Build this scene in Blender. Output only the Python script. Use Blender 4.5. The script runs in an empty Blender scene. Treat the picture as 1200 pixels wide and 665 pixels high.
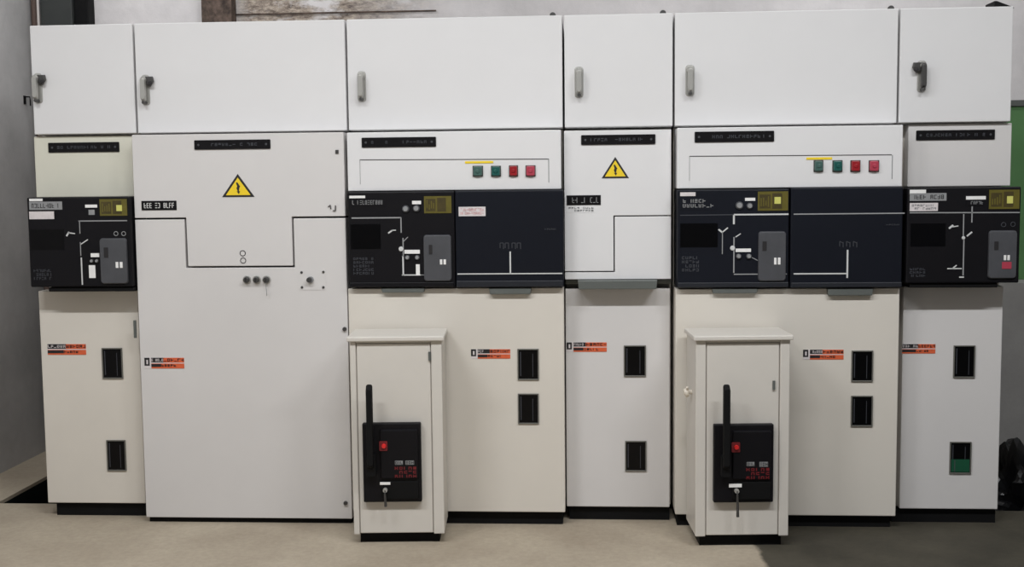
import bpy, bmesh, math, random
from mathutils import Vector, Matrix
random.seed(7)
col = bpy.context.scene.collection
U = 0.42                                    # one cabinet module, metres

# ------------------------------------------------------------------ camera
CX, CZ, D, YAW, PIT, ROL, F = 2.1812053, 1.3343893, 4.4703636, -0.0641141, 0.0861274, -0.0104344, 1350.0
cy, sy, cp, sp = math.cos(YAW), math.sin(YAW), math.cos(PIT), math.sin(PIT)
FW = Vector((sy*cp, cy*cp, -sp)); R_ = Vector((cy, -sy, 0)); U_ = R_.cross(FW)
RT = R_*math.cos(ROL) + U_*math.sin(ROL); UP = -R_*math.sin(ROL) + U_*math.cos(ROL)
CP = Vector((CX, -D, CZ))
cam = bpy.data.cameras.new('camera'); cam.sensor_width = 36; cam.lens = 36*F/1200; cam.clip_end = 100
co = bpy.data.objects.new('camera', cam); col.objects.link(co)
M = Matrix((RT, UP, -FW)).transposed().to_4x4(); M.translation = CP; co.matrix_world = M
bpy.context.scene.camera = co

def at(px, py, Y):                          # the point of the plane at depth Y that the photograph shows at px, py
    d = FW + RT*((px-600)/F) - UP*((py-332.5)/F)
    return CP + d*((Y-CP.y)/d.y)
LIM = [-9, 9]                               # the bay a cubicle may fill, so neighbours never touch
def rc(x0, y0, x1, y1, Y):                  # upright rectangle measured at depth Y -> X0, X1, Z0, Z1
    a, b, c, d = at(x0, (y0+y1)/2, Y), at(x1, (y0+y1)/2, Y), at((x0+x1)/2, y0, Y), at((x0+x1)/2, y1, Y)
    return a.x, b.x, d.z, c.z

# ------------------------------------------------------------------ materials
def new_mat(name):
    m = bpy.data.materials.new(name); m.use_nodes = True
    return m, m.node_tree.nodes, m.node_tree.links, m.node_tree.nodes['Principled BSDF']
def lin(c): return tuple((x/255/12.92 if x/255 <= .04045 else ((x/255+.055)/1.055)**2.4) for x in c)
MATS = {}
def mat(name, rgb, rough=.5, metal=0, var=.0, scale=6, bump=0, spec=.5, emit=0):
    m, n, l, p = new_mat(name); c = lin(rgb)
    p.inputs['Roughness'].default_value = rough; p.inputs['Metallic'].default_value = metal
    p.inputs['Specular IOR Level'].default_value = spec
    p.inputs['Base Color'].default_value = (*c, 1)
    tc = n.new('ShaderNodeTexCoord'); nz = n.new('ShaderNodeTexNoise')
    nz.inputs['Scale'].default_value = scale; nz.inputs['Detail'].default_value = 6; nz.inputs['Roughness'].default_value = .6
    l.new(tc.outputs['Object'], nz.inputs['Vector'])
    r = n.new('ShaderNodeValToRGB'); r.color_ramp.elements[0].position = .3; r.color_ramp.elements[1].position = .7
    r.color_ramp.elements[0].color = (*[x*(1-var) for x in c], 1); r.color_ramp.elements[1].color = (*[min(1, x*(1+var*.6)) for x in c], 1)
    l.new(nz.outputs['Fac'], r.inputs[0]); l.new(r.outputs[0], p.inputs['Base Color'])
    if bump:
        b = n.new('ShaderNodeBump'); b.inputs['Strength'].default_value = bump; b.inputs['Distance'].default_value = .01
        l.new(nz.outputs['Fac'], b.inputs['Height']); l.new(b.outputs[0], p.inputs['Normal'])
    if emit:
        p.inputs['Emission Color'].default_value = (1, .97, .92, 1); p.inputs['Emission Strength'].default_value = emit
    MATS[name] = m; return m
WHITE = mat('white_paint', (223, 222, 222), .45, var=.035, scale=1.6)
GREYWHITE = mat('grey_white_paint', (212, 209, 207), .45, var=.04, scale=1.6)
CREAM = mat('cream_paint', (216, 210, 200), .45, var=.05, scale=1.6)
IVORY = mat('ivory_paint', (214, 212, 197), .45, var=.04, scale=1.6)
BOXP = mat('box_paint', (207, 202, 194), .42, var=.05, scale=3)
STEEL = mat('galvanised_sheet', (98, 102, 99), .5, .2, var=.1)
DARKGAP = mat('gap_shade', (30, 29, 28), .8)  # near-black backing that paints the shade inside door gaps
PLINTH = mat('black_plinth', (12, 12, 13), .7, var=.2, spec=.2)
BLK = mat('black_plastic', (15, 14, 18), .5, var=.12, scale=4, spec=.2)
BLKB = mat('blue_black_plastic', (17, 20, 29), .5, var=.10, scale=4, spec=.2)
GLASS = mat('dark_window', (3, 3, 5), .3, var=.2, spec=.2)
EDGE = mat('panel_edge', (34, 36, 42), .5, spec=.3)
GREYD = mat('grey_lock_plate', (72, 73, 77), .5, var=.12, scale=20)
GREYL = mat('grey_print', (140, 141, 142), .6, var=.12, scale=60)
FAINT = mat('faint_print_and_glint', (62, 64, 70), .6)
LINE = mat('mimic_line', (205, 206, 205), .5)
LINED = mat('mimic_line_worn', (150, 151, 152), .5)
LBL = mat('white_label', (235, 234, 232), .5, var=.05, scale=60)
PINKL = mat('pale_label', (215, 208, 208), .5, var=.1, scale=60)
INK = mat('ink', (30, 28, 30), .6)
ORNG = mat('orange_print', (214, 96, 56), .55, var=.1, scale=60)
YEL = mat('yellow_sign', (240, 208, 40), .5, var=.06, scale=40)
OLIVE = mat('olive_yellow_plate', (98, 90, 30), .45, var=.2, scale=30)
LIME = mat('lime_lens', (206, 204, 110), .35)
CHROME = mat('chrome', (172, 171, 166), .38, .35)
DMETAL = mat('dark_metal', (74, 73, 72), .4, .4)
GRNB = mat('green_button', (24, 84, 78), .35)
GRNG = mat('grey_green_button', (66, 96, 90), .35)
REDB = mat('red_button', (150, 26, 34), .35)
REDP = mat('worn_red_button', (172, 60, 78), .4)
REDX = mat('bright_red', (215, 40, 40), .35)
DREDL = mat('faded_red_print', (206, 150, 150), .5)
DRED = mat('dark_red_print', (110, 24, 30), .5)
GREEN = mat('green_paint', (92, 138, 86), .5, var=.12, scale=5)
GRNIND = mat('green_indicator', (20, 78, 54), .4)
BROWNP = mat('brown_pipe', (104, 86, 78), .6, var=.1)
PIPEW = mat('white_pipe', (196, 190, 186), .5, var=.06)
DARKOPEN = mat('dark_opening', (52, 55, 54), .6, var=.1)
TRENCH = mat('trench_concrete', (22, 27, 27), .95, var=.3, bump=.3, spec=.05)
BAG = mat('black_polythene', (20, 20, 22), .3, var=.2, bump=.3)
LAMP = mat('lamp_tube', (255, 250, 240), .5, emit=7)
CEIL = mat('ceiling_plaster', (190, 188, 184), .9, var=.05)
KNOB = mat('ivory_knob', (222, 214, 200), .4)
LIGHTRIM = mat('window_rim', (100, 99, 93), .5)

def floor_mat():
    m, n, l, p = new_mat('floor_concrete'); p.inputs['Roughness'].default_value = .75
    tc = n.new('ShaderNodeTexCoord')
    def noise(s, d=6, ro=.6):
        z = n.new('ShaderNodeTexNoise'); z.inputs['Scale'].default_value = s; z.inputs['Detail'].default_value = d
        z.inputs['Roughness'].default_value = ro; l.new(tc.outputs['Object'], z.inputs['Vector']); return z
    def ramp(f, a, b, p0=.3, p1=.7):
        r = n.new('ShaderNodeValToRGB'); r.color_ramp.elements[0].position = p0; r.color_ramp.elements[1].position = p1
        r.color_ramp.elements[0].color = (*lin(a), 1); r.color_ramp.elements[1].color = (*lin(b), 1); l.new(f, r.inputs[0]); return r
    a = ramp(noise(2.2).outputs['Fac'], (158, 145, 127), (182, 170, 151))
    b = ramp(noise(3.1).outputs['Fac'], (50, 46, 36), (76, 71, 59))
    # beige up to a ragged edge, dark brown beyond
    sx = n.new('ShaderNodeSeparateXYZ'); l.new(tc.outputs['Object'], sx.inputs[0])
    nz = noise(5); ad = n.new('ShaderNodeMath'); ad.operation = 'MULTIPLY_ADD'; ad.inputs[1].default_value = .12
    l.new(nz.outputs['Fac'], ad.inputs[0]); l.new(sx.outputs['X'], ad.inputs[2])
    mr = n.new('ShaderNodeMapRange'); mr.inputs['From Min'].default_value = 2.85; mr.inputs['From Max'].default_value = 2.87
    l.new(ad.outputs[0], mr.inputs['Value'])
    mx = n.new('ShaderNodeMixRGB'); l.new(mr.outputs[0], mx.inputs[0]); l.new(a.outputs[0], mx.inputs[1]); l.new(b.outputs[0], mx.inputs[2])
    f = noise(40, 8, .7); g = ramp(f.outputs['Fac'], (232, 232, 232), (255, 255, 255))
    m2 = n.new('ShaderNodeMixRGB'); m2.blend_type = 'MULTIPLY'; m2.inputs[0].default_value = 1
    l.new(mx.outputs[0], m2.inputs[1]); l.new(g.outputs[0], m2.inputs[2]); l.new(m2.outputs[0], p.inputs['Base Color'])
    bp = n.new('ShaderNodeBump'); bp.inputs['Strength'].default_value = .25; bp.inputs['Distance'].default_value = .01
    l.new(f.outputs['Fac'], bp.inputs['Height']); l.new(bp.outputs[0], p.inputs['Normal'])
    return m
def wall_mat(name, base, stain=False):
    m, n, l, p = new_mat(name); p.inputs['Roughness'].default_value = .9
    tc = n.new('ShaderNodeTexCoord')
    def noise(s, d=8, ro=.65, st=(1, 1, 1)):
        mp = n.new('ShaderNodeMapping'); mp.inputs['Scale'].default_value = st; l.new(tc.outputs['Object'], mp.inputs[0])
        z = n.new('ShaderNodeTexNoise'); z.inputs['Scale'].default_value = s; z.inputs['Detail'].default_value = d
        z.inputs['Roughness'].default_value = ro; l.new(mp.outputs[0], z.inputs['Vector']); return z
    def ramp(f, a, b, p0=.3, p1=.7):
        r = n.new('ShaderNodeValToRGB'); r.color_ramp.elements[0].position = p0; r.color_ramp.elements[1].position = p1
        r.color_ramp.elements[0].color = (*lin(a), 1); r.color_ramp.elements[1].color = (*lin(b), 1); l.new(f, r.inputs[0]); return r
    nz = noise(3)
    a = ramp(nz.outputs['Fac'], tuple(x*.88 for x in base), base)
    out = a.outputs[0]
    if stain:                                # a damp, peeling stain with its own shape on the plaster
        s = noise(16, 12, .85, (1, 1, 2.6)); b = ramp(s.outputs['Fac'], (70, 56, 52), (206, 192, 176), .40, .62)
        sx = n.new('ShaderNodeSeparateXYZ'); l.new(tc.outputs['Object'], sx.inputs[0])
        e1 = n.new('ShaderNodeMapRange'); e1.inputs['From Min'].default_value = .40; e1.inputs['From Max'].default_value = .52
        e2 = n.new('ShaderNodeMapRange'); e2.inputs['From Min'].default_value = 1.55; e2.inputs['From Max'].default_value = 1.0
        l.new(sx.outputs['X'], e1.inputs[0]); l.new(sx.outputs['X'], e2.inputs[0])
        mu = n.new('ShaderNodeMath'); mu.operation = 'MULTIPLY'; l.new(e1.outputs[0], mu.inputs[0]); l.new(e2.outputs[0], mu.inputs[1])
        k = noise(5, 8, .7, (1, 1, 2)); kr = n.new('ShaderNodeMapRange'); kr.inputs['From Min'].default_value = .38; kr.inputs['From Max'].default_value = .5
        l.new(k.outputs['Fac'], kr.inputs[0]); mu2 = n.new('ShaderNodeMath'); mu2.operation = 'MULTIPLY'
        l.new(mu.outputs[0], mu2.inputs[0]); l.new(kr.outputs[0], mu2.inputs[1])
        mx = n.new('ShaderNodeMixRGB'); l.new(mu2.outputs[0], mx.inputs[0]); l.new(out, mx.inputs[1]); l.new(b.outputs[0], mx.inputs[2]); out = mx.outputs[0]
    l.new(out, p.inputs['Base Color'])
    bp = n.new('ShaderNodeBump'); bp.inputs['Strength'].default_value = .3; bp.inputs['Distance'].default_value = .01
    l.new(noise(14).outputs['Fac'], bp.inputs['Height']); l.new(bp.outputs[0], p.inputs['Normal'])
    return m
FLOOR = floor_mat()
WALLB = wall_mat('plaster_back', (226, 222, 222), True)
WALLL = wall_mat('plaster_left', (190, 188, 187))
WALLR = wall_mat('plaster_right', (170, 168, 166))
PIER = mat('rough_pier', (92, 78, 70), .95, var=.75, scale=26, bump=.6)

# ------------------------------------------------------------------ mesh builder
class MB:
    def __init__(s): s.bm = bmesh.new(); s.mats = []
    def mi(s, m):
        if m not in s.mats: s.mats.append(m)
        return s.mats.index(m)
    def box(s, x0, x1, y0, y1, z0, z1, m):
        v = [s.bm.verts.new((x, y, z)) for z in (z0, z1) for y in (y0, y1) for x in (x0, x1)]
        for f in ((0, 2, 3, 1), (4, 5, 7, 6), (0, 1, 5, 4), (2, 6, 7, 3), (0, 4, 6, 2), (1, 3, 7, 5)):
            q = s.bm.faces.new([v[i] for i in f]); q.material_index = s.mi(m)
        return s
    def prism(s, pts, y0, y1, m, top=1.0):   # pts: XZ outline, counter-clockwise seen from the front; front face at y0
        n = len(pts); cx = sum(p[0] for p in pts)/n; cz = sum(p[1] for p in pts)/n
        a = [s.bm.verts.new((cx+(x-cx)*top, y0, cz+(z-cz)*top)) for x, z in pts]; b = [s.bm.verts.new((x, y1, z)) for x, z in pts]
        i = s.mi(m)
        for f in [a, b[::-1]] + [[a[k], b[k], b[(k+1) % n], a[(k+1) % n]] for k in range(n)]:
            s.bm.faces.new(f).material_index = i
        return s
    def rrect(s, x0, x1, z0, z1, y0, y1, r, m, top=1.0, seg=5):
        pts = []
        for cx, cz, a0 in ((x1-r, z0+r, -90), (x1-r, z1-r, 0), (x0+r, z1-r, 90), (x0+r, z0+r, 180)):
            for k in range(seg+1):
                a = math.radians(a0+90*k/seg); pts.append((cx+r*math.cos(a), cz+r*math.sin(a)))
        return s.prism(pts, y0, y1, m, top)
    def cyl(s, x, z, y0, y1, r, m, r0=None, seg=20):
        pts = [(x+r*math.cos(2*math.pi*k/seg), z+r*math.sin(2*math.pi*k/seg)) for k in range(seg)]
        return s.prism(pts, y0, y1, m, (r0/r if r0 else 1))
    def bar(s, a, b, w, y0, y1, m):          # a flat bar between two XZ points
        dx, dz = b[0]-a[0], b[1]-a[1]; L = math.hypot(dx, dz) or 1; nx, nz = -dz/L*w/2, dx/L*w/2
        return s.prism([(a[0]-nx, a[1]-nz), (b[0]-nx, b[1]-nz), (b[0]+nx, b[1]+nz), (a[0]+nx, a[1]+nz)], y0, y1, m)
    def tube(s, pts, r, m, seg=10):
        pts = [Vector(p) for p in pts]; rings = []; i = s.mi(m)
        for k, p in enumerate(pts):
            t = (pts[min(k+1, len(pts)-1)]-pts[max(k-1, 0)]).normalized()
            u = t.cross(Vector((0, 0, 1)) if abs(t.z) < .9 else Vector((0, 1, 0))).normalized(); w = t.cross(u)
            rr = r[k] if isinstance(r, (list, tuple)) else r
            rings.append([s.bm.verts.new(p+u*rr*math.cos(2*math.pi*j/seg)+w*rr*math.sin(2*math.pi*j/seg)) for j in range(seg)])
        for a, b in zip(rings, rings[1:]):
            for j in range(seg): s.bm.faces.new((a[j], a[(j+1) % seg], b[(j+1) % seg], b[j])).material_index = i
        s.bm.faces.new(rings[0][::-1]).material_index = i; s.bm.faces.new(rings[-1]).material_index = i
        return s
    def frame(s, x0, x1, z0, z1, t, y0, y1, m):
        s.box(x0, x1, y0, y1, z0, z0+t, m); s.box(x0, x1, y0, y1, z1-t, z1, m)
        s.box(x0, x0+t, y0, y1, z0+t, z1-t, m); s.box(x1-t, x1, y0, y1, z0+t, z1-t, m); return s
    def build(s, name, parent=None, bevel=0, label=None, kind=None, org=None):
        bmesh.ops.recalc_face_normals(s.bm, faces=s.bm.faces)
        o0 = Vector(org) if org is not None else (parent_origin(parent) if parent else Vector((0, 0, 0)))
        bmesh.ops.translate(s.bm, verts=s.bm.verts, vec=-o0)
        me = bpy.data.meshes.new(name); s.bm.to_mesh(me); s.bm.free()
        for m in s.mats: me.materials.append(m)
        o = bpy.data.objects.new(name, me); col.objects.link(o)
        if parent: o.parent = parent
        else: o.location = o0
        if bevel:
            b = o.modifiers.new('bevel', 'BEVEL'); b.width = bevel; b.segments = 2; b.limit_method = 'ANGLE'; b.angle_limit = .6
        if label: o['label'] = label
        if kind: o['kind'] = kind
        return o
ORG = {}
def parent_origin(p):
    while p.parent: p = p.parent
    return ORG.get(p.name, Vector((0, 0, 0)))
def thing(name, label, cat, loc, group=None, rotz=0):
    o = bpy.data.objects.new(name, None); col.objects.link(o); o.empty_display_size = .1
    o.location = loc; o.rotation_euler.z = rotz; o['label'] = label; o['category'] = cat
    if group: o['group'] = group
    ORG[o.name] = Vector(loc); return o
def tag(o, label, cat, group=None):
    o['label'] = label; o['category'] = cat
    if group: o['group'] = group
    return o

# ------------------------------------------------------------------ setting
WL, WB, WR = -.575, 1.25, 6.2
tx0, tx1, ty0, ty1, td = -.33, 4.9, .195, .80, -.55       # cable trench
m = MB(); fz = -.015
for (x0, x1, y0, y1) in ((WL, WR, -6.5, ty0), (WL, WR, ty1, WB), (WL, tx0, ty0, ty1), (tx1, WR, ty0, ty1)):
    m.box(x0, x1, y0, y1, fz, 0, FLOOR)
m.build('floor', kind='structure')
m = MB()
m.box(tx0-.05, tx1+.05, ty0-.05, ty1+.05, td-.05, td, TRENCH)
m.box(tx0-.05, tx0, ty0, ty1, td, fz, TRENCH); m.box(tx1, tx1+.05, ty0, ty1, td, fz, TRENCH)
m.box(tx0-.05, tx1+.05, ty0-.05, ty0, td, fz, TRENCH); m.box(tx0-.05, tx1+.05, ty1, ty1+.05, td, fz, TRENCH)
m.build('trim_1', kind='structure')
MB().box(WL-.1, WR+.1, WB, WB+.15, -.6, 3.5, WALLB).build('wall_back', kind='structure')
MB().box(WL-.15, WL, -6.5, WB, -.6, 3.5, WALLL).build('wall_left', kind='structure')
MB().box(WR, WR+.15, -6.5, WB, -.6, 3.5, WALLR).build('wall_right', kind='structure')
MB().box(WL-.15, WR+.15, -6.5, WB+.15, 3.4, 3.5, CEIL).build('ceiling', kind='structure')
# rough masonry pier on the back wall
a = at(236, 10, 1.17); b = at(271, 10, 1.17)
MB().box(a.x, b.x, 1.17, WB, 0, 3.4, PIER).build('trim_2', kind='structure')
# ledge lines over the damp plaster
a = at(300, 17, WB)
MB().box(a.x-.1, a.x+.9, WB-.008, WB, a.z-.002, a.z+.004, PIER).build('trim_3', kind='structure')

# ------------------------------------------------------------------ background things
a, b, c = at(47, 10, 1.15), at(84, 10, 1.15), at(101, 10, 1.15)  # solid dark box added in place of a dark wall opening
t = thing('dark_opening_box', 'dark grey box standing in for a dark duct on the back wall behind the left end cubicle', 'opening', ((a.x+c.x)/2, 1.2, 0))
MB().box(a.x, b.x, 1.15, WB, 0, 3.38, DARKOPEN).build('opening_fill', t, .004)
MB().box(b.x+.002, c.x, 1.17, WB, 0, 3.38, PLINTH).build('recess_fill', t, .004)
a = at(40.5, 10, 1.2)
tag(MB().tube([(a.x, 1.2, 0), (a.x, 1.2, 3.38)], .016, BROWNP, 16).build('drain_pipe', org=(a.x, 1.2, 0)), 'brown vertical pipe in the left corner of the back wall', 'pipe')
a = at(45.5, 10, 1.14)
tag(MB().tube([(a.x, 1.13, 0), (a.x, 1.13, 3.38)], .006, PIPEW, 12).build('conduit_pipe', org=(a.x, 1.13, 0)), 'thin white vertical conduit beside the brown corner pipe', 'pipe')
# wall bracket
z0 = at(33, 117, 1.1).z
t = thing('wall_bracket', 'small black metal bracket on the left wall beside the left end cubicle', 'bracket', (WL, 1.10, z0))
MB().box(WL, WL+.005, 1.09, 1.11, z0-.02, z0+.02, PLINTH).build('bracket_plate', t, .001)
MB().tube([(WL, 1.10, z0+.014), (WL+.028, 1.10, z0+.014), (WL+.030, 1.10, z0-.004), (WL+.030, 1.10, z0-.03)], .0035, PLINTH).build('hook', t)
# green board and grey pillar at the right end
g0, g1 = at(1183, 125, 1.2), at(1196, 338, 1.2)
t = thing('green_board', 'green painted board on the back wall beyond the right end cubicle', 'board', (g0.x+.6, 1.22, g1.z))
MB().box(g0.x-.25, g0.x+1.3, 1.2, WB, g1.z-.1, g0.z, GREEN).build('board_panel', t, .004)
MB().box(g0.x-.27, g0.x+1.32, 1.19, WB, g0.z, g0.z+.03, STEEL).build('top_rail', t, .003)
w0, w1 = at(1174, 332, 1.0), at(1196, 332, 1.0)
m = MB(); m.rrect(w0.x-.2, w0.x+.75, -.3, w0.z, 1.0, 1.19, .06, WALLR)
m.build('trim_4', kind='structure')
# black polythene heap in the trench
m = MB(); bm = m.bm; px = at(1184, 560, .72)
bmesh.ops.create_icosphere(bm, subdivisions=5, radius=1)
for v in bm.verts:
    p = v.co.copy(); k = 1+.20*math.sin(7*p.x+3*p.z)+.14*math.sin(11*p.y+9*p.z+1)+.09*math.sin(23*p.x-19*p.z)+.06*math.sin(31*p.z+13*p.y)
    v.co = Vector((max(3.80+.02*p.y, 4.07+p.x*k*.24), .50+p.y*k*.20, -.17+p.z*k*.30))
m.mi(BAG)
bag = m.build('plastic_bag', org=(4.10, .50, -.55)); tag(bag, 'crumpled black plastic heap in the trench past the right end cubicle', 'bag')

# ------------------------------------------------------------------ decals and fittings
def glyphs(mb, x0, x1, z0, z1, y, m, n=9, rows=1, seed=0, fill=.75):
    r = random.Random(seed); rh = (z1-z0)/rows; y0, y1 = y-.0006, y
    for j in range(rows):
        a0, a1 = z0+rh*(j+.14), z0+rh*(j+.86); w = (x1-x0)/n; t = w*.2
        for i in range(n):
            if r.random() > fill+.15: continue
            gx0, gx1 = x0+w*(i+.14), x0+w*(i+.86)
            mb.box(gx0, gx0+t, y0, y1, a0, a1, m) if r.random() < .8 else None
            if r.random() < .5: mb.box(gx1-t, gx1, y0, y1, a0, a1, m)
            for q in (a0, (a0+a1)/2-t/2, a1-t):
                if r.random() < .5: mb.box(gx0, gx1, y0, y1, q, q+t, m)
def plate(par, name, px, Y, base, ink=None, n=9, rows=1, seed=0, th=.002, label=None, pad=.06, bevel=0):
    x0, x1, z0, z1 = rc(*px, Y); m = MB().box(x0, x1, Y-th, Y+.001, z0, z1, base)
    if ink: glyphs(m, x0+(x1-x0)*pad, x1-(x1-x0)*pad, z0+(z1-z0)*.12, z1-(z1-z0)*.12, Y-th, ink, n, rows, seed)
    return m.build(name, par, bevel, label)
def name_strip(par, px, Y, seed):
    x0, x1, z0, z1 = rc(*px, Y); m = MB().rrect(x0, x1, z0, z1, Y-.004, Y+.001, .003, INKP)
    glyphs(m, x0+(x1-x0)*.12, x1-(x1-x0)*.12, z0+(z1-z0)*.3, z0+(z1-z0)*.72, Y-.004, FAINT, 16, 1, seed, .6)
    for x in (x0+.016, x1-.016): m.cyl(x, (z0+z1)/2, Y-.0055, Y-.004, .0042, GREYD, seg=12)
    return m.build('name_strip', par)
INKP = mat('black_strip', (14, 12, 15), .45, var=.2, scale=30, spec=.2)
def logo(par, px, Y, seed, mark=True):
    x0, x1, z0, z1 = rc(*px, Y); w, h = x1-x0, z1-z0; y = Y-.0012; m = MB()
    m.box(x0, x1, y, Y+.001, z0, z1, PINKL)
    y2 = y-.0004
    s = x0
    if mark:
        m.box(x0, x0+w*.13, y2, y, z0+h*.25, z1, INK); m.box(x0+w*.05, x0+w*.09, y2-.0004, y2, z0+h*.4, z1-h*.2, PINKL); s = x0+w*.17
    mid = x0+w*.48
    m.box(s, mid, y2, y, z0+h*.56, z1, INK); glyphs(m, s, mid, z0+h*.6, z1-h*.04, y2, PINKL, 6, 1, seed, .6)
    m.box(mid, x1, y2, y, z0+h*.54, z1, ORNG); glyphs(m, mid, x1, z0+h*.58, z1-h*.02, y2, INK, 6, 1, seed+5, .95)
    m.box(s, x1, y2, y, z0, z0+h*.46, ORNG)
    m.box(s, x0+w*.42, y2-.0004, y2, z0+h*.14, z0+h*.42, INK); glyphs(m, x0+w*.42, x0+w*.8, z0+h*.12, z0+h*.42, y2, INK, 5, 1, seed+9, .9)
    return m.build('maker_sticker', par, label='orange and black maker sticker')
def sight(par, px, Y, green=False, seed=0):
    x0, x1, z0, z1 = rc(*px, Y); t = .0045
    f = MB().frame(x0, x1, z0, z1, t, Y-.006, Y+.001, LIGHTRIM).build('inspection_window', par, .0015)
    m = MB().box(x0+t, x1-t, Y-.002, Y+.0012, z0+t, z1-t, GLASS)
    m.box(x0+t+.006, x0+t+.009, Y-.0028, Y-.002, z0+.015, z1-.012, FAINT)  # faint upright streaks paint highlights into the pane
    m.box(x1-t-.02, x1-t-.018, Y-.0028, Y-.002, z0+.012, z1-.02, FAINT)
    m.build('pane', f)
    if green:
        MB().box(x0+t+.002, x1-t-.002, Y-.0032, Y-.002, z0+t+.003, z0+(z1-z0)*.45, GRNIND).box(x0+t+.014, x0+t+.017, Y-.0036, Y-.0032, z0+t+.003, z0+(z1-z0)*.43, GREYD).build('phase_indicator', f, label='green indicator')
    return f
def handle(door, x, z, Y, style):
    """swing handle: escutcheon, hub, hanging lever with key cylinder"""
    m = MB(); m.rrect(x-.017, x+.017, z-.062, z+.058, Y-.006, Y+.001, .012, CHROME, .92)
    h = m.build('door_handle', door, .001)
    s = 1 if style == 'r' else -1
    m = MB(); m.cyl(x, z+.036, Y-.03, Y-.004, .0135, CHROME, .011, 20)
    m.rrect(x-.011, x+.011, z-.05, z+.05, Y-.038, Y-.024, .010, DMETAL if style == 'l' else CHROME, .8)
    m.cyl(x, z-.052, Y-.034, Y-.002, .0075, DMETAL, .006, 16)
    m.build('lever', h, .0015)
    if style != 'n':
        m = MB(); m.prism([(x+s*.004, z+.05), (x+s*.004, z+.018), (x+s*.022, z+.008), (x+s*.038, z+.03), (x+s*.034, z+.05)][::s], Y-.02, Y-.006, DMETAL, .9)
        m.cyl(x+s*.026, z+.022, Y-.028, Y-.018, .009, INK, .007, 16); m.build('lock_cam', h, .002)
def button(par, x, z, Y, r, m, body=CHROME, name='push_button', label=None):
    b = MB(); b.cyl(x, z, Y-.006, Y+.001, r, body, r*.9); b.cyl(x, z, Y-.011, Y-.006, r*.72, m, r*.6)
    return b.build(name, par, label=label)
def square_button(par, px, Y, m, label):
    x0, x1, z0, z1 = rc(*px, Y); b = MB(); b.box(x0-.002, x1+.002, Y-.003, Y+.001, z0-.002, z1+.002, DMETAL)
    b.rrect(x0, x1, z0, z1, Y-.014, Y-.003, .006, m, .86); b.cyl((x0+x1)/2, (z0+z1)/2, Y-.017, Y-.014, (x1-x0)*.24, m, (x1-x0)*.2)
    return b.build('push_button', par, .001, label)
def warning(par, px, Y, bolt=True):
    x0, x1, z0, z1 = rc(*px, Y); cx = (x0+x1)/2; h = z1-z0; m = MB()
    def tri(s, y0, y1, mm):
        zc = z0+h/3; m.prism([(cx+(x0-cx)*s, zc+(z0-zc)*s), (cx+(x1-cx)*s, zc+(z0-zc)*s), (cx, zc+(z1-zc)*s)], y0, y1, mm)
    tri(1, Y-.0015, Y+.001, INK); tri(.76, Y-.0022, Y-.0014, YEL)
    z = z0+h*.30; k = h/100
    m.prism([(cx+px_*k*1.0, z0+h*.12+pz_*k) for px_, pz_ in ((3, 0), (9, 14), (3.5, 12), (7, 30), (10, 33), (-2, 52), (-8, 50), (-3, 34), (-7, 26), (-1, 12), (-6, 13))], Y-.003, Y-.0021, INK)
    return m.build('warning_sign', par, label='yellow triangular high voltage warning sign')
def lines(par, segs, Y, name='mimic_diagram'):
    m = MB()
    for s in segs:
        (x0, y0, x1, y1), w = s[:4], s[4] if len(s) > 4 else 1.3
        mm = s[5] if len(s) > 5 else LINE
        a, b = at(x0, y0, Y), at(x1, y1, Y)
        if x0 == x1: b.x = a.x = (a.x+b.x)/2
        if y0 == y1: b.z = a.z = (a.z+b.z)/2
        m.bar((a.x, a.z), (b.x, b.z), w*.0031, Y-.0012, Y+.0005, mm)
    return m.build(name, par)
def lock_plate(par, px, Y, slot, marks, red=None):
    x0, x1, z0, z1 = rc(*px, Y)
    o = MB().rrect(x0, x1, z0, z1, Y-.010, Y+.001, .012, GREYD, .96).build('lock_plate', par, .002, 'grey hinged lock plate')
    a = rc(*slot, Y); MB().box(a[0], a[1], Y-.0112, Y-.0098, a[2], a[3], INK).build('key_slot', o)
    a = rc(*marks, Y); w = (a[1]-a[0]); m = MB()
    m.box(a[0], a[0]+w*.4, Y-.013, Y-.0098, a[2], a[3], LBL); m.box(a[1]-w*.4, a[1], Y-.013, Y-.0098, a[2], a[3], LBL); m.build('release_tab', o, .0005, 'white tab')
    if red:
        a = rc(*red, Y); MB().box(a[0], a[1], Y-.0115, Y-.0098, a[2], a[3], REDP).build('status_flag', o, label='faded red flag')
    return o
def ring_symbol(par, pts, Y, r, m, name='padlock_ring'):
    b = MB()
    for x, y in pts:
        p = at(x, y, Y); b.tube([(p.x+r*math.cos(a), Y-.001, p.z+r*math.sin(a)) for a in [2*math.pi*k/16 for k in range(17)]], .0014, m, 6)
    return b.build(name, par)
def grip(par, px, Y, dep=.05):
    x0, x1, z0, z1 = rc(*px, Y); m = MB()
    m.prism([(x0, z1), (x0+.004, z0), (x1-.004, z0), (x1, z1)], Y-dep*.5, Y+dep, STEEL)
    return m.build('pull_grip', par, .003, 'dark grey grip rail')

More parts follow.
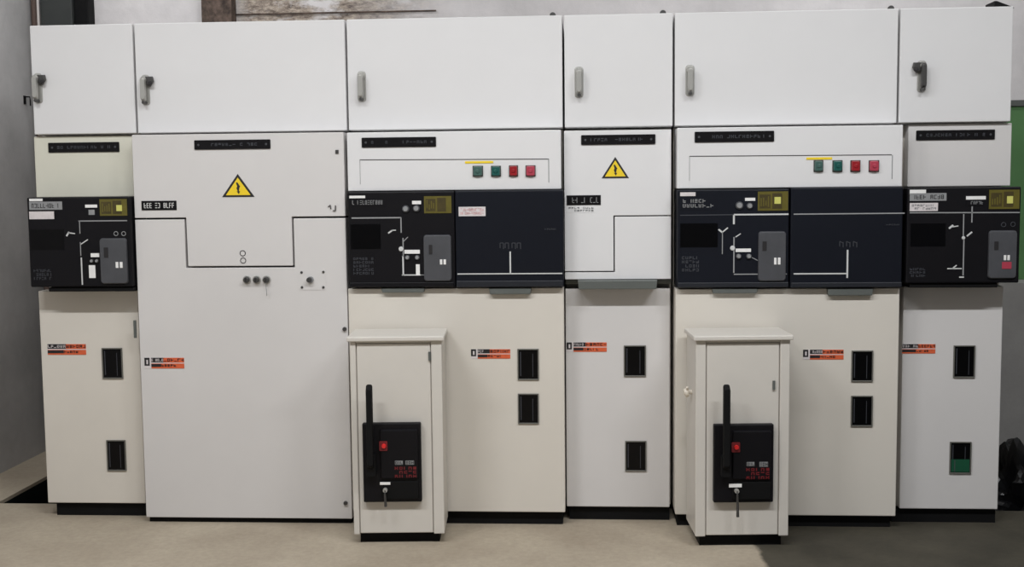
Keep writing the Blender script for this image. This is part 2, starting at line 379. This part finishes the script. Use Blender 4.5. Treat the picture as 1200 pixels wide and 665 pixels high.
# ------------------------------------------------------------------ cubicles
G = 'switchgear cubicles standing in one row'
ZT, ZB = 1.975, 1.548
CUB = []
def cubicle(k0, k1, label, lowY, wide):
    X0, X1 = k0*U, k1*U; g = .004
    t = thing('switchgear_cubicle', label, 'switchgear', ((X0+X1)/2, .1, 0), G)
    py = lowY+.02
    MB().box(X0+.012, X1-.012, py, .88, 0, .05, PLINTH).build('plinth', t)
    MB().box(X0+g, X1-g, .075, .9, .05, 1.545, CREAM).build('enclosure', t, .003)
    ub = MB().box(X0+g, X1-g, .03, .9, 1.547, ZT, WHITE).build('upper_box', t, .003)
    d = MB().box(X0+g, X1-g, 0, .029, ZB+.002, ZT, WHITE).build('upper_door', t, .003)
    CUB.append(t); return t, d
def lug(par, x, y):
    p = at(x, y, .05); p.x -= .014; m = MB(); m.cyl(p.x, ZT+.006, .04, .052, .012, DMETAL, seg=14); m.box(p.x-.014, p.x+.014, .035, .06, ZT-.001, ZT+.004, DMETAL)
    m.build('lifting_lug', par)

YC = -.09                                    # front of the protruding black covers
def cover(par, px, m, name='control_cover', y1=.075, Y=YC):
    x0, x1, z0, z1 = rc(*px, Y); x0, x1 = max(x0, LIM[0]), min(x1, LIM[1])
    return MB().box(x0, x1, Y, y1, z0, z1, m).build(name, par, .005)
def foot_rail(par, px, m=EDGE, Y=YC):        # bottom lip of a black cover
    x0, x1, z0, z1 = rc(*px, Y); x0, x1 = max(x0, LIM[0]), min(x1, LIM[1]); MB().box(x0, x1, Y-.004, Y+.02, z0, z1, m).build('cover_lip', par, .003)
def sheet(par, name, px, Y, m, y1=.075, bevel=.003, label=None):
    x0, x1, z0, z1 = rc(*px, Y); x0, x1 = max(x0, LIM[0]), min(x1, LIM[1])
    return MB().box(x0, x1, Y, y1, z0, z1, m).build(name, par, bevel, label)
def door_XZ(par, name, X0, X1, pyt, pyb, xm, Y, m, y1=.075, bevel=.003):
    z1, z0 = at(xm, pyt, Y).z, at(xm, pyb, Y).z
    return MB().box(X0, X1, Y, y1, z0, z1, m).build(name, par, bevel)

def olive(par, px, Y, seed=0, lens=None):
    x0, x1, z0, z1 = rc(*px, Y); w, h = x1-x0, z1-z0; rn = random.Random(seed)
    m = MB().box(x0, x1, Y-.002, Y+.001, z0, z1, OLIVE)
    m.box(x0+w*.06, x0+w*.42, Y-.0026, Y-.002, z0+h*.12, z0+h*.84, OLIVD); m.box(x0+w*.48, x0+w*.80, Y-.0026, Y-.002, z0+h*.1, z0+h*.9, OLIVD)
    for i in range(4): m.box(x0+w*(.09+.08*i), x0+w*(.13+.08*i), Y-.003, Y-.0026, z0+h*(.2+.1*rn.random()), z0+h*(.5+.3*rn.random()), OLIVE)
    o = m.build('sticker_plate', par, label='olive yellow sticker plate')
    if lens: plate(par, 'sticker_lens', lens, Y-.0026, LIME)
OLIVD = mat('olive_dark_print', (66, 56, 20), .5, var=.3, scale=40)
def small_marks(par, pts, Y, m, w=1.1):
    lines(par, [(*p, w, m) for p in pts], Y, 'symbol_print')

# ---- cubicle at the left end
LIM[:] = [-9, U-.003]
t, d = cubicle(0, 1, 'narrow white cubicle at the far left end of the row beside the grey wall', .01, False); c1 = t
p = at(46, 103, 0); handle(d, p.x-.004, p.z, 0, 'r')
Y = .02
sheet(t, 'relay_band', (41, 159.5, 156, 231), Y, IVORY)
name_strip(t, (57, 167, 140, 178.5), Y, 1)
c = cover(t, (33.5, 231, 158, 336.5), BLK)
sheet(t, 'cover_skirt', (57, 337, 158, 342, ), -.08, PLINTH)
Y = YC
plate(c, 'display_window', (36, 269, 75, 293), Y, GLASS, th=.001)
plate(c, 'corner_label', (34.5, 233, 50, 236), Y, LBL)
plate(c, 'logo_plate', (34.5, 236.5, 73, 246), Y, GREYL, INK, 10, 1, 3)
plate(c, 'paper_label', (34.5, 248, 63.5, 257), Y, PINKL, label='white paper label')
plate(c, 'white_label', (100, 240, 114, 243.5), Y, LBL)
plate(c, 'grey_label', (104, 246, 111, 252), Y, GREYL)
plate(c, 'instruction_print', (38, 313, 62, 331), Y, BLK, FAINT, 7, 3, 5, .0008)
olive(c, (117, 233.5, 149, 253), Y, 1, (136.5, 240.5, 143, 247.5))
lines(c, [(92, 259, 149, 259, 1.3, LINED), (93.5, 259, 93.5, 274, 1, LINED), (94, 287, 103, 281, 1.2), (94.5, 284, 94.5, 300, 1, LINED), (96, 302, 96, 334, 1.6)], Y); lines(c, [(78, 277, 81, 272, 2), (80, 273, 88, 274, 1.3)], Y, 'switch_symbol')
lock_plate(c, (118, 279, 150, 333), Y, (123, 290, 128, 302), (137, 307, 145, 314))
ring_symbol(c, [(136, 274), (145, 274)], Y, .008, LINED)
plate(c, 'white_label', (106.5, 297, 116.5, 301.5), Y, LBL); plate(c, 'white_label', (104.5, 311, 112, 326), Y, LBL)
for x in (108, 114): q = at(x, 306, Y); button(c, q.x, q.z, Y, .008, GREYL, DMETAL)
sheet(t, 'lower_door', (50.5, 341, 166, 590), .01, CREAM)
sight(t, (120, 408, 144, 444), .01); sight(t, (125.5, 516, 148, 552), .01)
logo(t, (56, 403.5, 101, 416), .01, 11, False)

# ---- wide transformer cubicle
LIM[:] = [U+.003, 3*U-.003]
t, d = cubicle(1, 3, 'wide white cubicle with a plain tall door and yellow warning triangle', -.07, True); c2 = t
p = at(172.5, 105, 0); handle(d, p.x-.006, p.z, 0, 'r')
Y = -.065
X0, X1 = LIM[0]+.001, LIM[1]-.001
zt = at(280, 156.6, Y).z; zb = at(290, 607.5, Y).z
zs = at(190, 256.5, Y).z; zc = at(280, 313, Y).z; zs2 = zs
xa, xb = at(220, 285, Y).x, at(341.5, 285, Y).x; g = .0035
sp_ = MB().prism([(X0, zs+g), (xa-g, zs+g), (xa-g+.002, zc+g), (xb+g, zc+g), (xb+g, zs+g), (X1, zs+g), (X1, zt), (X0, zt)], Y, .03, GREYWHITE)
sp_.build('upper_cover', t, .002)
MB().prism([(X0, zb), (X1, zb), (X1, zs-g), (xb+g*3, zs-g), (xb+g*3, zc-g), (xa-g*3, zc-g), (xa-g*3, zs-g), (X0, zs-g)], Y, .03, GREYWHITE).build('front_door', t, .002)
MB().box(X0+.01, X1-.01, .031, .074, zb+.02, zt-.01, DARKGAP).build('gap_shade_sheet', t)  # dark sheet paints the shade seen through the panel gaps
name_strip(t, (228, 164, 317, 175), Y, 2)
warning(t, (260, 204, 298, 231), Y)
x0, x1, z0, z1 = rc(166, 235.5, 207, 246.5, Y)
plate(t, 'logo_plate', (166, 235.5, 207, 246.5), Y, INKP, LBL, 11, 1, 21)
logo(t, (169.5, 419.5, 216, 432), Y, 12, True)
for x in (289.5, 301, 312.5):
    q = at(x, 328, Y); b = MB(); b.cyl(q.x, q.z, Y-.004, Y+.001, .0165, CHROME); b.cyl(q.x, q.z, Y-.020, Y-.004, .0125, DMETAL, .010)
    b.box(q.x-.002, q.x+.002, Y-.022, Y-.019, q.z-.009, q.z+.009, INK); b.build('test_socket', t, .001)
q = at(313, 342, Y); MB().tube([(q.x, Y-.018, q.z+.035), (q.x+.004, Y-.02, q.z), (q.x+.002, Y-.012, q.z-.015)], .0013, GREYL, 6).build('socket_cord', t)
q = at(364, 328, Y); m = MB()
a = rc(350, 316, 382, 340, Y); m.rrect(a[0], a[1], a[2], a[3], Y-.0015, Y+.001, .004, GREYWHITE)
m.cyl(q.x, q.z, Y-.010, Y-.001, .013, GREYL, .012); m.cyl(q.x-.003, q.z, Y-.022, Y-.010, .0105, DMETAL, .009)
for x, y in ((353.5, 319.5), (379, 319), (354, 337), (379, 337)):
    s = at(x, y, Y); m.cyl(s.x, s.z, Y-.005, Y-.001, .0055, DMETAL, .004, 12)
m.build('operating_socket', t)
ring_symbol(t, [(284.5, 297), (285, 305.5)], Y, .0105, INK)
q = at(395, 178, Y); m = MB(); m.box(q.x-.006, q.x+.006, Y-.004, Y+.001, q.z-.007, q.z+.007, DMETAL)
m.build('keyhole', t); m = MB()
q = at(389, 244, Y); m.tube([(q.x-.014, Y-.003, q.z+.005), (q.x-.006, Y-.004, q.z+.012), (q.x-.004, Y-.004, q.z-.004)], .0022, DMETAL, 6).tube([(q.x+.004, Y-.003, q.z-.010), (q.x+.014, Y-.004, q.z-.010), (q.x+.015, Y-.004, q.z+.010)], .0022, DMETAL, 6)
m.build('panel_latch', t)
for yy in (386, 590):
    q = at(401.5+yy*.006, yy, Y); MB().cyl(q.x, q.z, Y-.008, Y+.001, .009, DMETAL, .007).build('door_stud', t)
q = at(160, 386, -.05); MB().tube([(q.x-.006, -.05, q.z-.035), (q.x-.006, -.05, q.z+.035)], .006, STEEL, 12).build('hinge', t)

def wide_panel(t, x0, x1, xm, ytop, yb0, ybot, m, lowpx, lowY, ybase):
    pass
# ---- first breaker cubicle (wide, buttons)
LIM[:] = [3*U-.0, 5*U-.0]
t, d = cubicle(3, 5, 'wide white cubicle left of centre with buttons and black panel, small box before it', -.06, True); c3 = t
p = at(424.5, 101, 0); handle(d, p.x-.002, p.z, 0, 'n')
Y = -.07
sheet(t, 'relay_band', (407, 153.8, 657.5, 223), Y, WHITE)
name_strip(t, (424, 161, 511, 172.5), Y, 4)
lines(t, [(422, 187.5, 643, 186.5, .9, DMETAL), (643, 186, 643, 214, .9, GREYL), (422, 187, 422, 216, .5, GREYL)], Y, 'button_panel_outline')
plate(t, 'button_label', (545, 189, 578, 191.5), Y, YEL, label='thin yellow label')
for px, mm, l in (((554.5, 195, 565.5, 206.5), GRNG, 'green button'), ((576, 195, 586.5, 206.5), GRNB, 'green button'), ((597, 194.5, 606.5, 206.5), REDB, 'red button'), ((616.5, 194.5, 627, 206.5), REDP, 'faded red button')):
    square_button(t, px, Y, mm, l)
c = cover(t, (408.5, 224.5, 533, 337), BLK); e = cover(t, (533.8, 223, 660.5, 337), BLKB, 'blank_cover'); Y = YC
foot_rail(e, (535, 329, 660, 336.5)); foot_rail(c, (409.5, 331, 532, 336.5), BLK)
plate(c, 'display_window', (411, 263, 446, 292), Y, GLASS, th=.001)
plate(c, 'corner_label', (409.5, 229.5, 428, 232.5), Y, LBL)
plate(c, 'logo_plate', (410, 232.8, 451, 242), Y, BLK, GREYL, 12, 1, 33, .001)
plate(c, 'instruction_print', (412, 298, 440, 326), Y, BLK, FAINT, 7, 5, 35, .0008)
for x, y, r in ((475.5, 245, .0145), (488, 244.5, .014)): q = at(x, y, Y); button(c, q.x, q.z, Y, r, GREYL, GREYD, 'selector_button', 'grey round button')
plate(c, 'white_label', (483, 235.5, 493.5, 239.5), Y, LBL)
olive(c, (497, 230, 529, 250), Y, 2)
lines(c, [(412, 255.5, 470, 255.5, 1.6, LINED), (470, 255, 470, 273, 1.4, LINED)], Y, 'mimic_line'); lines(c, [(472.5, 279, 472.5, 301, 1.3, LINED), (472.5, 300, 472.5, 323, 1.8), (471, 322.5, 493, 322.5, 1.4), (493, 322.5, 529, 322, .8, LINED), (473, 283, 478, 278, 1, LINED)], Y); lines(c, [(455, 273.5, 460, 270, 1.8), (459, 270, 464, 270, 1.2)], Y, 'switch_symbol')
q = at(470, 292, Y); MB().cyl(q.x, q.z, Y-.004, Y+.001, .010, LINE, .008).build('position_pin', c, label='white pin')
plate(c, 'white_label', (474, 293, 492, 297.5), Y, LBL); plate(c, 'white_label', (487.5, 310, 492, 323), Y, LBL)
for x in (477.5, 489): q = at(x, 302, Y); button(c, q.x, q.z, Y, .010, GREYL, GREYD)
lock_plate(c, (496.5, 275, 529.5, 330), Y, (503, 287, 507, 298), (516, 304, 523, 310))
plate(e, 'paper_label', (537.5, 242.5, 569, 253.5), Y, PINKL, DREDL, 11, 2, 41, label='white paper label with faint red print')
lines(e, [(598, 295, 598, 321, 1.8)], Y, 'mimic_line'); lines(e, [(536, 321, 659, 321, 1.4)], Y, 'mimic_line')
for x in (588, 594, 602, 608): lines(e, [(x-2, 291, x-2, 285, .8, FAINT), (x-2, 285, x+2, 285, .8, FAINT), (x+2, 285, x+2, 292, .8, FAINT)], Y, 'bushing_print')
plate(e, 'instruction_print', (637, 267, 654, 270.5), Y, BLKB, FAINT, 6, 1, 35, .0008)
Y = -.065
sheet(t, 'lower_door', (410.5, 338, 661.5, 600), Y, CREAM)
grip(t, (447, 337.5, 498, 343), -.075, .02); grip(t, (573, 337.5, 623, 345), -.075, .02)
logo(t, (552, 409.5, 598, 420.5), Y, 13)
sight(t, (606.5, 409, 631.5, 445.5), Y); sight(t, (607, 461.5, 631.5, 497), Y)

# ---- narrow cubicle in the middle
LIM[:] = [5*U+.002, 6*U-.003]
t, d = cubicle(5, 6, 'narrow white cubicle in the middle of the row with yellow warning triangle', .01, False); c4 = t
p = at(678.5, 96, 0); handle(d, p.x, p.z, 0, 'n')
Y = -.03; g = .003
X0, X1 = at(661.5, 250, Y).x, at(786.5, 250, Y).x; zt = at(724, 152.6, Y).z; zb = at(724, 327.5, Y).z
zu = at(752, 253.5, Y).z; zl = at(690, 319, Y).z; xs = at(720, 286, Y).x
MB().prism([(X0, zl+g), (xs-g, zl+g), (xs-g, zu+g), (X1, zu+g), (X1, zt), (X0, zt)], Y, .03, WHITE).build('upper_cover', t, .002)
MB().prism([(X0, zb), (X1, zb), (X1, zu-g*.5), (xs+g*.5, zu-g*.5), (xs+g*.5, zl-g*.5), (X0, zl-g*.5)], Y, .03, WHITE).build('middle_cover', t, .002)
MB().box(X0+.01, X1-.01, .031, .074, zb+.01, zt-.01, DARKGAP).build('gap_shade_sheet', t)  # painted shade behind the cover gaps
name_strip(t, (681, 158, 768, 169.5), Y, 5)
warning(t, (705, 184, 737, 209), Y)
plate(t, 'logo_plate', (664, 229, 704, 240.5), Y, INKP, GREYL, 10, 1, 22)
plate(t, 'small_print', (664, 241.5, 698, 249.5), Y, WHITE, GREYL, 9, 2, 23, .0006)
grip(t, (677, 328, 770, 338.5), -.03, .06)
sheet(t, 'ledge_strip', (662, 328, 787, 333), .0, STEEL)
sheet(t, 'lower_door', (662.5, 338, 785, 594.5), .01, GREYWHITE)
logo(t, (664, 401.5, 711, 412.5), .01, 14)
sight(t, (731, 405, 757, 441.5), .01); sight(t, (732.5, 517, 757.5, 552.5), .01)

# ---- second breaker cubicle
LIM[:] = [6*U, 8*U+.002]
t, d = cubicle(6, 8, 'wide white cubicle right of centre with buttons and black panel, small box before it', -.06, True); c5 = t
p = at(808.5, 94, 0); handle(d, p.x, p.z, 0, 'n')
Y = -.07
sheet(t, 'relay_band', (793.5, 148.2, 1062, 220), Y, WHITE)
name_strip(t, (814, 154, 907, 166.5), Y, 6)
lines(t, [(808, 183.3, 1045, 181.5, .9, DMETAL), (1045.5, 182, 1045.5, 210, .9, GREYL), (808, 183, 808, 212, .5, GREYL)], Y, 'button_panel_outline')
plate(t, 'button_label', (945, 184.5, 975, 187.2), Y, YEL, label='thin yellow label')
for px, mm, l in (((954, 188.5, 964, 201), GRNG, 'green button'), ((976, 188.5, 986.5, 201), GRNB, 'green button'), ((997, 188.5, 1007.5, 201), REDB, 'red button'), ((1018.5, 188.5, 1029.5, 201), REDP, 'faded red button')):
    square_button(t, px, Y, mm, l)
c = cover(t, (793.5, 222, 924.5, 337.5), BLKB); e = cover(t, (926.3, 219.5, 1061, 337.5), BLKB, 'blank_cover'); Y = YC
foot_rail(e, (927, 331, 1060, 337)); foot_rail(c, (794, 331, 924, 337), EDGE)
plate(c, 'display_window', (797, 262, 841, 290), Y, GLASS, th=.001)
plate(c, 'corner_label', (797, 225.5, 815, 230), Y, PINKL)
plate(c, 'logo_plate', (797, 231, 839, 246), Y, BLKB, GREYL, 8, 2, 43, .001)
plate(c, 'instruction_print', (797, 297, 821, 322), Y, BLKB, FAINT, 5, 4, 45, .0008)
for x, y, r in ((866.5, 241, .0155), (878.5, 241.5, .0125)): q = at(x, y, Y); button(c, q.x, q.z, Y, r, GREYL, GREYD, 'selector_button', 'grey round button')
plate(c, 'white_label', (873, 232, 885, 235.5), Y, LBL)
olive(c, (888, 224.5, 923.5, 247), Y, 3, (907.5, 231, 915, 239))
lines(c, [(797, 252.5, 860, 251.8, 1, FAINT), (860, 251.5, 924, 251.5, 1.8), (860, 252, 860, 263, 2.2), (860, 278, 860, 320, 1.5, LINED), (862, 278, 868, 274, 1.2), (860, 321.5, 922, 321.5, 1.2, LINED), (881, 302, 889, 306, .8, LINED)], Y); lines(c, [(842, 269, 847, 273, 2), (847, 272, 853, 267, 1.5), (846.5, 272, 846.5, 298, 1, LINED)], Y, 'switch_symbol')
q = at(858.5, 291, Y); MB().cyl(q.x, q.z, Y-.004, Y+.001, .010, LINE, .008).build('position_pin', c, label='white pin')
plate(c, 'white_label', (862, 291.5, 880, 295.5), Y, LBL)
for x in (865.5, 877.5): q = at(x, 300.5, Y); button(c, q.x, q.z, Y, .011, GREYL, GREYD)
lock_plate(c, (888, 271, 921, 330), Y, (893, 283, 898, 294), (906.5, 302, 914, 310))
lines(e, [(930, 251.2, 1060, 250, 1.4, LINED)], Y, 'mimic_line'); lines(e, [(993, 293, 993, 326, 2)], Y, 'mimic_line'); lines(e, [(930, 321, 992, 321, 1.6)], Y, 'mimic_line')
for x in (986, 994, 1002): lines(e, [(x-2, 289, x-2, 283, .8, FAINT), (x-2, 283, x+2, 285, .8, FAINT), (x+2, 284, x+2, 290, .8, FAINT)], Y, 'bushing_print')
plate(e, 'instruction_print', (1037, 262, 1057, 265), Y, BLKB, FAINT, 6, 1, 35, .0008)
Y = -.065
sheet(t, 'lower_door', (791.5, 338.5, 1053.5, 604.5), Y, CREAM)
grip(t, (834, 338, 888, 344), -.075, .02); grip(t, (969, 338, 1023, 346.5), -.075, .02)
logo(t, (941, 410, 988.5, 421.5), Y, 15)
sight(t, (997.5, 411, 1023, 447.5), Y); sight(t, (997, 464, 1022.5, 500), Y)

# ---- cubicle at the right end
LIM[:] = [8*U+.008, 9]
t, d = cubicle(8, 9, 'narrow white cubicle at the far right end with a half green lower window', .01, False); c6 = t
p = at(1080, 89, 0); handle(d, p.x, p.z, 0, 'l')
Y = .02
sheet(t, 'relay_band', (1064, 145, 1185, 218.5), Y, GREYWHITE)
name_strip(t, (1073.5, 152.5, 1165.5, 164), Y, 7)
c = cover(t, (1062.5, 219.5, 1195.5, 332), BLK); Y = YC
sheet(t, 'cover_skirt', (1066, 332, 1169, 337.5), -.08, PLINTH)
plate(c, 'display_window', (1067, 262, 1108, 289), Y, GLASS, th=.001)
plate(c, 'corner_label', (1066, 222.5, 1085, 228), Y, LBL)
plate(c, 'logo_plate', (1066, 226.5, 1109, 235.5), Y-.0002, GREYL, INK, 9, 1, 53)
plate(c, 'paper_label', (1066, 238, 1099, 247.5), Y, PINKL, GREYL, 9, 2, 54, label='white paper label')
plate(c, 'instruction_print', (1064, 312, 1086, 327), Y, BLK, FAINT, 5, 3, 55, .0008)
plate(c, 'white_label', (1132, 230, 1155, 234), Y, LBL); plate(c, 'printed_label', (1133, 234.5, 1153, 241), Y, BLK, GREYL, 6, 1, 56)
olive(c, (1159, 222.5, 1194.5, 245), Y, 4, (1180, 230, 1187, 238.5))
lines(c, [(1066, 249.5, 1195, 249.2, 1.3, LINED), (1129, 251, 1129, 280, 1.2, LINED), (1129, 281, 1129, 323, 1.4, LINED), (1139, 242, 1139, 261, 1.4, LINED), (1133, 277, 1139, 272, 1.8), (1110, 315, 1127, 315, 1.3), (1116, 315, 1121, 311, 1.4), (1124, 325, 1129.5, 325, 1.6)], Y); lines(c, [(1112, 268, 1117, 264, 2.2), (1116, 266, 1123, 265, 1.2)], Y, 'switch_symbol')
q = at(1129, 279, Y); MB().cyl(q.x, q.z, Y-.004, Y+.001, .007, LINE, .005).build('position_pin', c, label='white pin')
lock_plate(c, (1157.5, 270, 1191, 327), Y, (1164, 283, 1169, 293), (1175, 299, 1182, 305), (1173, 307, 1184, 315))
ring_symbol(c, [(1176, 263.5), (1187, 263)], Y, .008, FAINT)
sheet(t, 'lower_door', (1056.5, 336, 1172.5, 597), .01, GREYWHITE)
logo(t, (1057, 403.5, 1096, 414.5), .01, 16, False)
sight(t, (1117, 405, 1142.5, 443), .01); sight(t, (1112.5, 518, 1138, 555.5), .01, True)
q = at(1184, 346, .06)
for cc, x, y in ((c3, 652, 15), (c4, 781, 13), (c5, 1048, 7)): lug(cc, x, y)
# black clamp lying on top of the right end cubicle
p = at(1161, 6, .1); q = at(1184, 6, .1)
tag(MB().prism([(p.x, ZT), (q.x, ZT), (q.x, ZT+.005), (p.x+.01, ZT+.03), (p.x, ZT+.03)], .06, .16, PLINTH).build('rubber_wedge', org=(p.x, .1, ZT), bevel=.002), 'black rubber wedge lying on top of the right end cubicle', 'wedge')

# ------------------------------------------------------------------ free-standing breaker boxes
def breaker_box(label, px, topy, boty, brk, lever, red, whites, wl, key, inner, right):
    """px = left and right edge of the front, measured on the plane of the box front"""
    YF, dep, rz = -.31, .222, math.radians(3.6)
    x0, x1 = at(px[0], 500, YF).x, at(px[1], 500, YF).x; xm = (x0+x1)/2; pm = (px[0]+px[1])/2
    z1, z0 = at(pm, topy, YF).z, at(pm, boty, YF).z
    t = thing('breaker_box', label, 'electrical box', (xm, YF+dep/2, 0), 'small breaker boxes standing before the row', rz)
    yb = YF+dep
    MB().box(x0+.02, x1-.02, YF+.03, yb-.02, 0, z0+.004, PLINTH).build('base_skid', t)
    e = MB().box(x0, x1, YF+.012, yb, z0, z1-.004, BOXP).build('enclosure', t, .004)
    lid = MB(); o = .010
    lid.box(x0-o, x1+o, YF-.014, yb, z1-.014, z1+.004, BOXP); lid.build('lid', t, .004)
    X = lambda p_: at(p_, 500, YF).x
    Z = lambda p_: at(pm, p_, YF).z
    dx0, dx1, dz1, dz0 = X(inner[0]), X(inner[1]), Z(inner[2]), z0+.004
    # front rim around the door
    MB().box(x0, dx0-.003, YF, YF+.02, z0, z1-.014, BOXP).box(dx1+.003, x1, YF, YF+.02, z0, z1-.014, BOXP).box(dx0-.003, dx1+.003, YF, YF+.02, dz1+.003, z1-.014, BOXP).build('front_rim', t, .003)
    d = MB().box(dx0, dx1, YF+.003, YF+.02, dz0, dz1, BOXP).build('door', t, .003)
    MB().box(dx0-.003, dx1+.003, YF+.0125, YF+.0135, z0+.001, dz1+.003, DARKGAP).build('gap_shade_sheet', t)  # painted shade in the seam around the door
    hp = at(right[0], right[1], YF); MB().tube([(hp.x, YF, hp.z-.016), (hp.x, YF, hp.z+.016)], .005, STEEL, 10).build('hinge', d)
    bx0, bx1, bz1, bz0 = X(brk[0]), X(brk[2]), Z(brk[1]), Z(brk[3]); Y = YF-.022
    b = MB().box(bx0, bx1, Y, YF+.004, bz0, bz1, BLK).build('circuit_breaker', t, .004)
    w, h = bx1-bx0, bz1-bz0
    m = MB(); m.rrect(bx0+w*.30, bx1-w*.04, bz0+h*.30, bz1-h*.07, Y-.010, Y+.001, .006, BLK, .95)
    m.rrect(bx0+w*.30, bx1-w*.04, bz0+h*.04, bz0+h*.27, Y-.006, Y+.001, .006, PLINTH, .95); m.build('breaker_face', b, .001)
    lx0, lx1, lz1 = X(lever[0]), X(lever[2]), Z(lever[1])
    m = MB(); m.rrect(lx0, lx1, bz0+h*.45, lz1, Y-.050, Y-.028, .008, PLINTH, .9)
    m.rrect(lx0-.004, lx1+.006, bz0+h*.35, bz0+h*.62, Y-.03, Y+.001, .006, PLINTH); m.build('charging_lever', b, .002)
    yy = Y-.010
    r = at(red[0], red[1], YF); m = MB(); m.rrect(r.x-.017, r.x+.013, r.z-.018, r.z+.018, yy-.003, yy+.001, .003, DRED); m.cyl(r.x, r.z, yy-.010, yy-.003, .009, REDX, .007)
    m.build('trip_button', b, label='red trip button')
    for i, (a, s, c_, f) in enumerate(whites):
        A, B_, C_, D_ = X(a), Z(s), X(c_), Z(f); m = MB(); m.box(A, C_, yy-.0015, yy+.001, D_, B_, GREYL); glyphs(m, A, C_, D_, B_, yy-.0015, INK, 3, 1, i)
        m.build('rating_label', b)
    m = MB()
    A, C_ = X(whites[0][0])-.004, bx1-w*.07; zt_ = Z(whites[0][3])-.006
    glyphs(m, A, C_, zt_-.045, zt_, yy, DRED, 5, 3, 77, .9); m.build('red_print', b)
    A, B_, C_, D_ = X(wl[0]), Z(wl[1]), X(wl[2]), Z(wl[3]); MB().box(A, C_, Y-.009, Y-.004, D_, B_, LBL).build('white_label', b, .0005)
    k0, k1 = at(key[0], key[1], YF), at(key[0], key[2], YF)
    m = MB(); m.cyl(k0.x, k0.z, Y-.018, Y-.004, .009, CHROME, .008); m.tube([(k0.x, Y-.018, k0.z), (k0.x, Y-.024, k0.z-.01), (k0.x+.002, Y-.022, k1.z)], [.003, .004, .0055], DMETAL, 8)
    m.build('lock_key', b)
    return t, x0, x1, YF, yb
breaker_box('small cream breaker box before the cubicle left of centre, black lever', (410.5, 516.5), 395.5, 626.5,
            (423.5, 495, 491, 587), (430, 447.5, 437.5), (449, 520.5), [(461, 538, 470, 542.5), (473, 538, 483, 542.5)], (443, 563, 455, 566),
            (450.5, 572, 590), (418, 503, 403), (501, 418))
t, x0, x1, YF, yb = breaker_box('small cream breaker box before the cubicle right of centre, knob on its left side', (812.5, 923.5), 394.5, 629,
            (833, 496.5, 903.5, 587.5), (841.5, 447.5, 849.5), (858.5, 522), [(871, 539.5, 880, 544), (886, 539.5, 896, 545)], (850.5, 565, 865.5, 569),
            (859, 573, 602), (825.5, 911, 402.5), (905, 452))
# ivory knob on the left flank of the second box
zk = at(803, 458, -.2).z; m = MB()
m.tube([(x0+.004, -.22, zk), (x0-.012, -.22, zk), (x0-.014, -.22, zk), (x0-.026, -.22, zk-.004), (x0-.030, -.22, zk-.005)], [.008, .008, .016, .017, .008], KNOB, 16)
m.tube([(x0-.018, -.22, zk), (x0-.02, -.24, zk+.022)], [.006, .004], KNOB, 10)
m.build('side_knob', t, label='ivory plastic knob')

# ------------------------------------------------------------------ ceiling lamps, added rear lamps and daylight
for i, (x, y) in enumerate(((.35, -2.3), (2.1, -2.3), (3.85, -2.3), (.3, .45), (3.6, .45))):  # rear pair is added, to brighten the back and left walls
    t = thing('ceiling_lamp', 'white batten lamp on the ceiling ' + ('before' if y < 0 else 'added to brighten the walls behind') + ' the cubicle row', 'lamp', (x, y, 3.4), 'batten lamps before the row' if y < 0 else 'added batten lamps behind the row')
    MB().box(x-.65, x+.65, y-.05, y+.05, 3.34, 3.4, CEIL).build('lamp_body', t, .004)
    MB().tube([(x-.6, y, 3.315), (x+.6, y, 3.315)], .016, LAMP, 12).build('lamp_tube', t)
    L = bpy.data.lights.new('lamp_light', 'AREA'); L.shape = 'RECTANGLE'; L.size = 1.2; L.size_y = .12; L.energy = 57 if y < 0 else 15; L.color = (.955, .975, 1)
    lo = bpy.data.objects.new('lamp_light', L); col.objects.link(lo); lo.location = (x, y, 3.28)
w = bpy.data.worlds.new('world'); bpy.context.scene.world = w; w.use_nodes = True
w.node_tree.nodes['Background'].inputs[0].default_value = (.95, .97, 1, 1); w.node_tree.nodes['Background'].inputs[1].default_value = .12

s = bpy.context.scene
s.view_settings.view_transform = 'Standard'; s.view_settings.look = 'None'; s.view_settings.gamma = 1; s.view_settings.use_curve_mapping = False
s.view_settings.exposure = 0
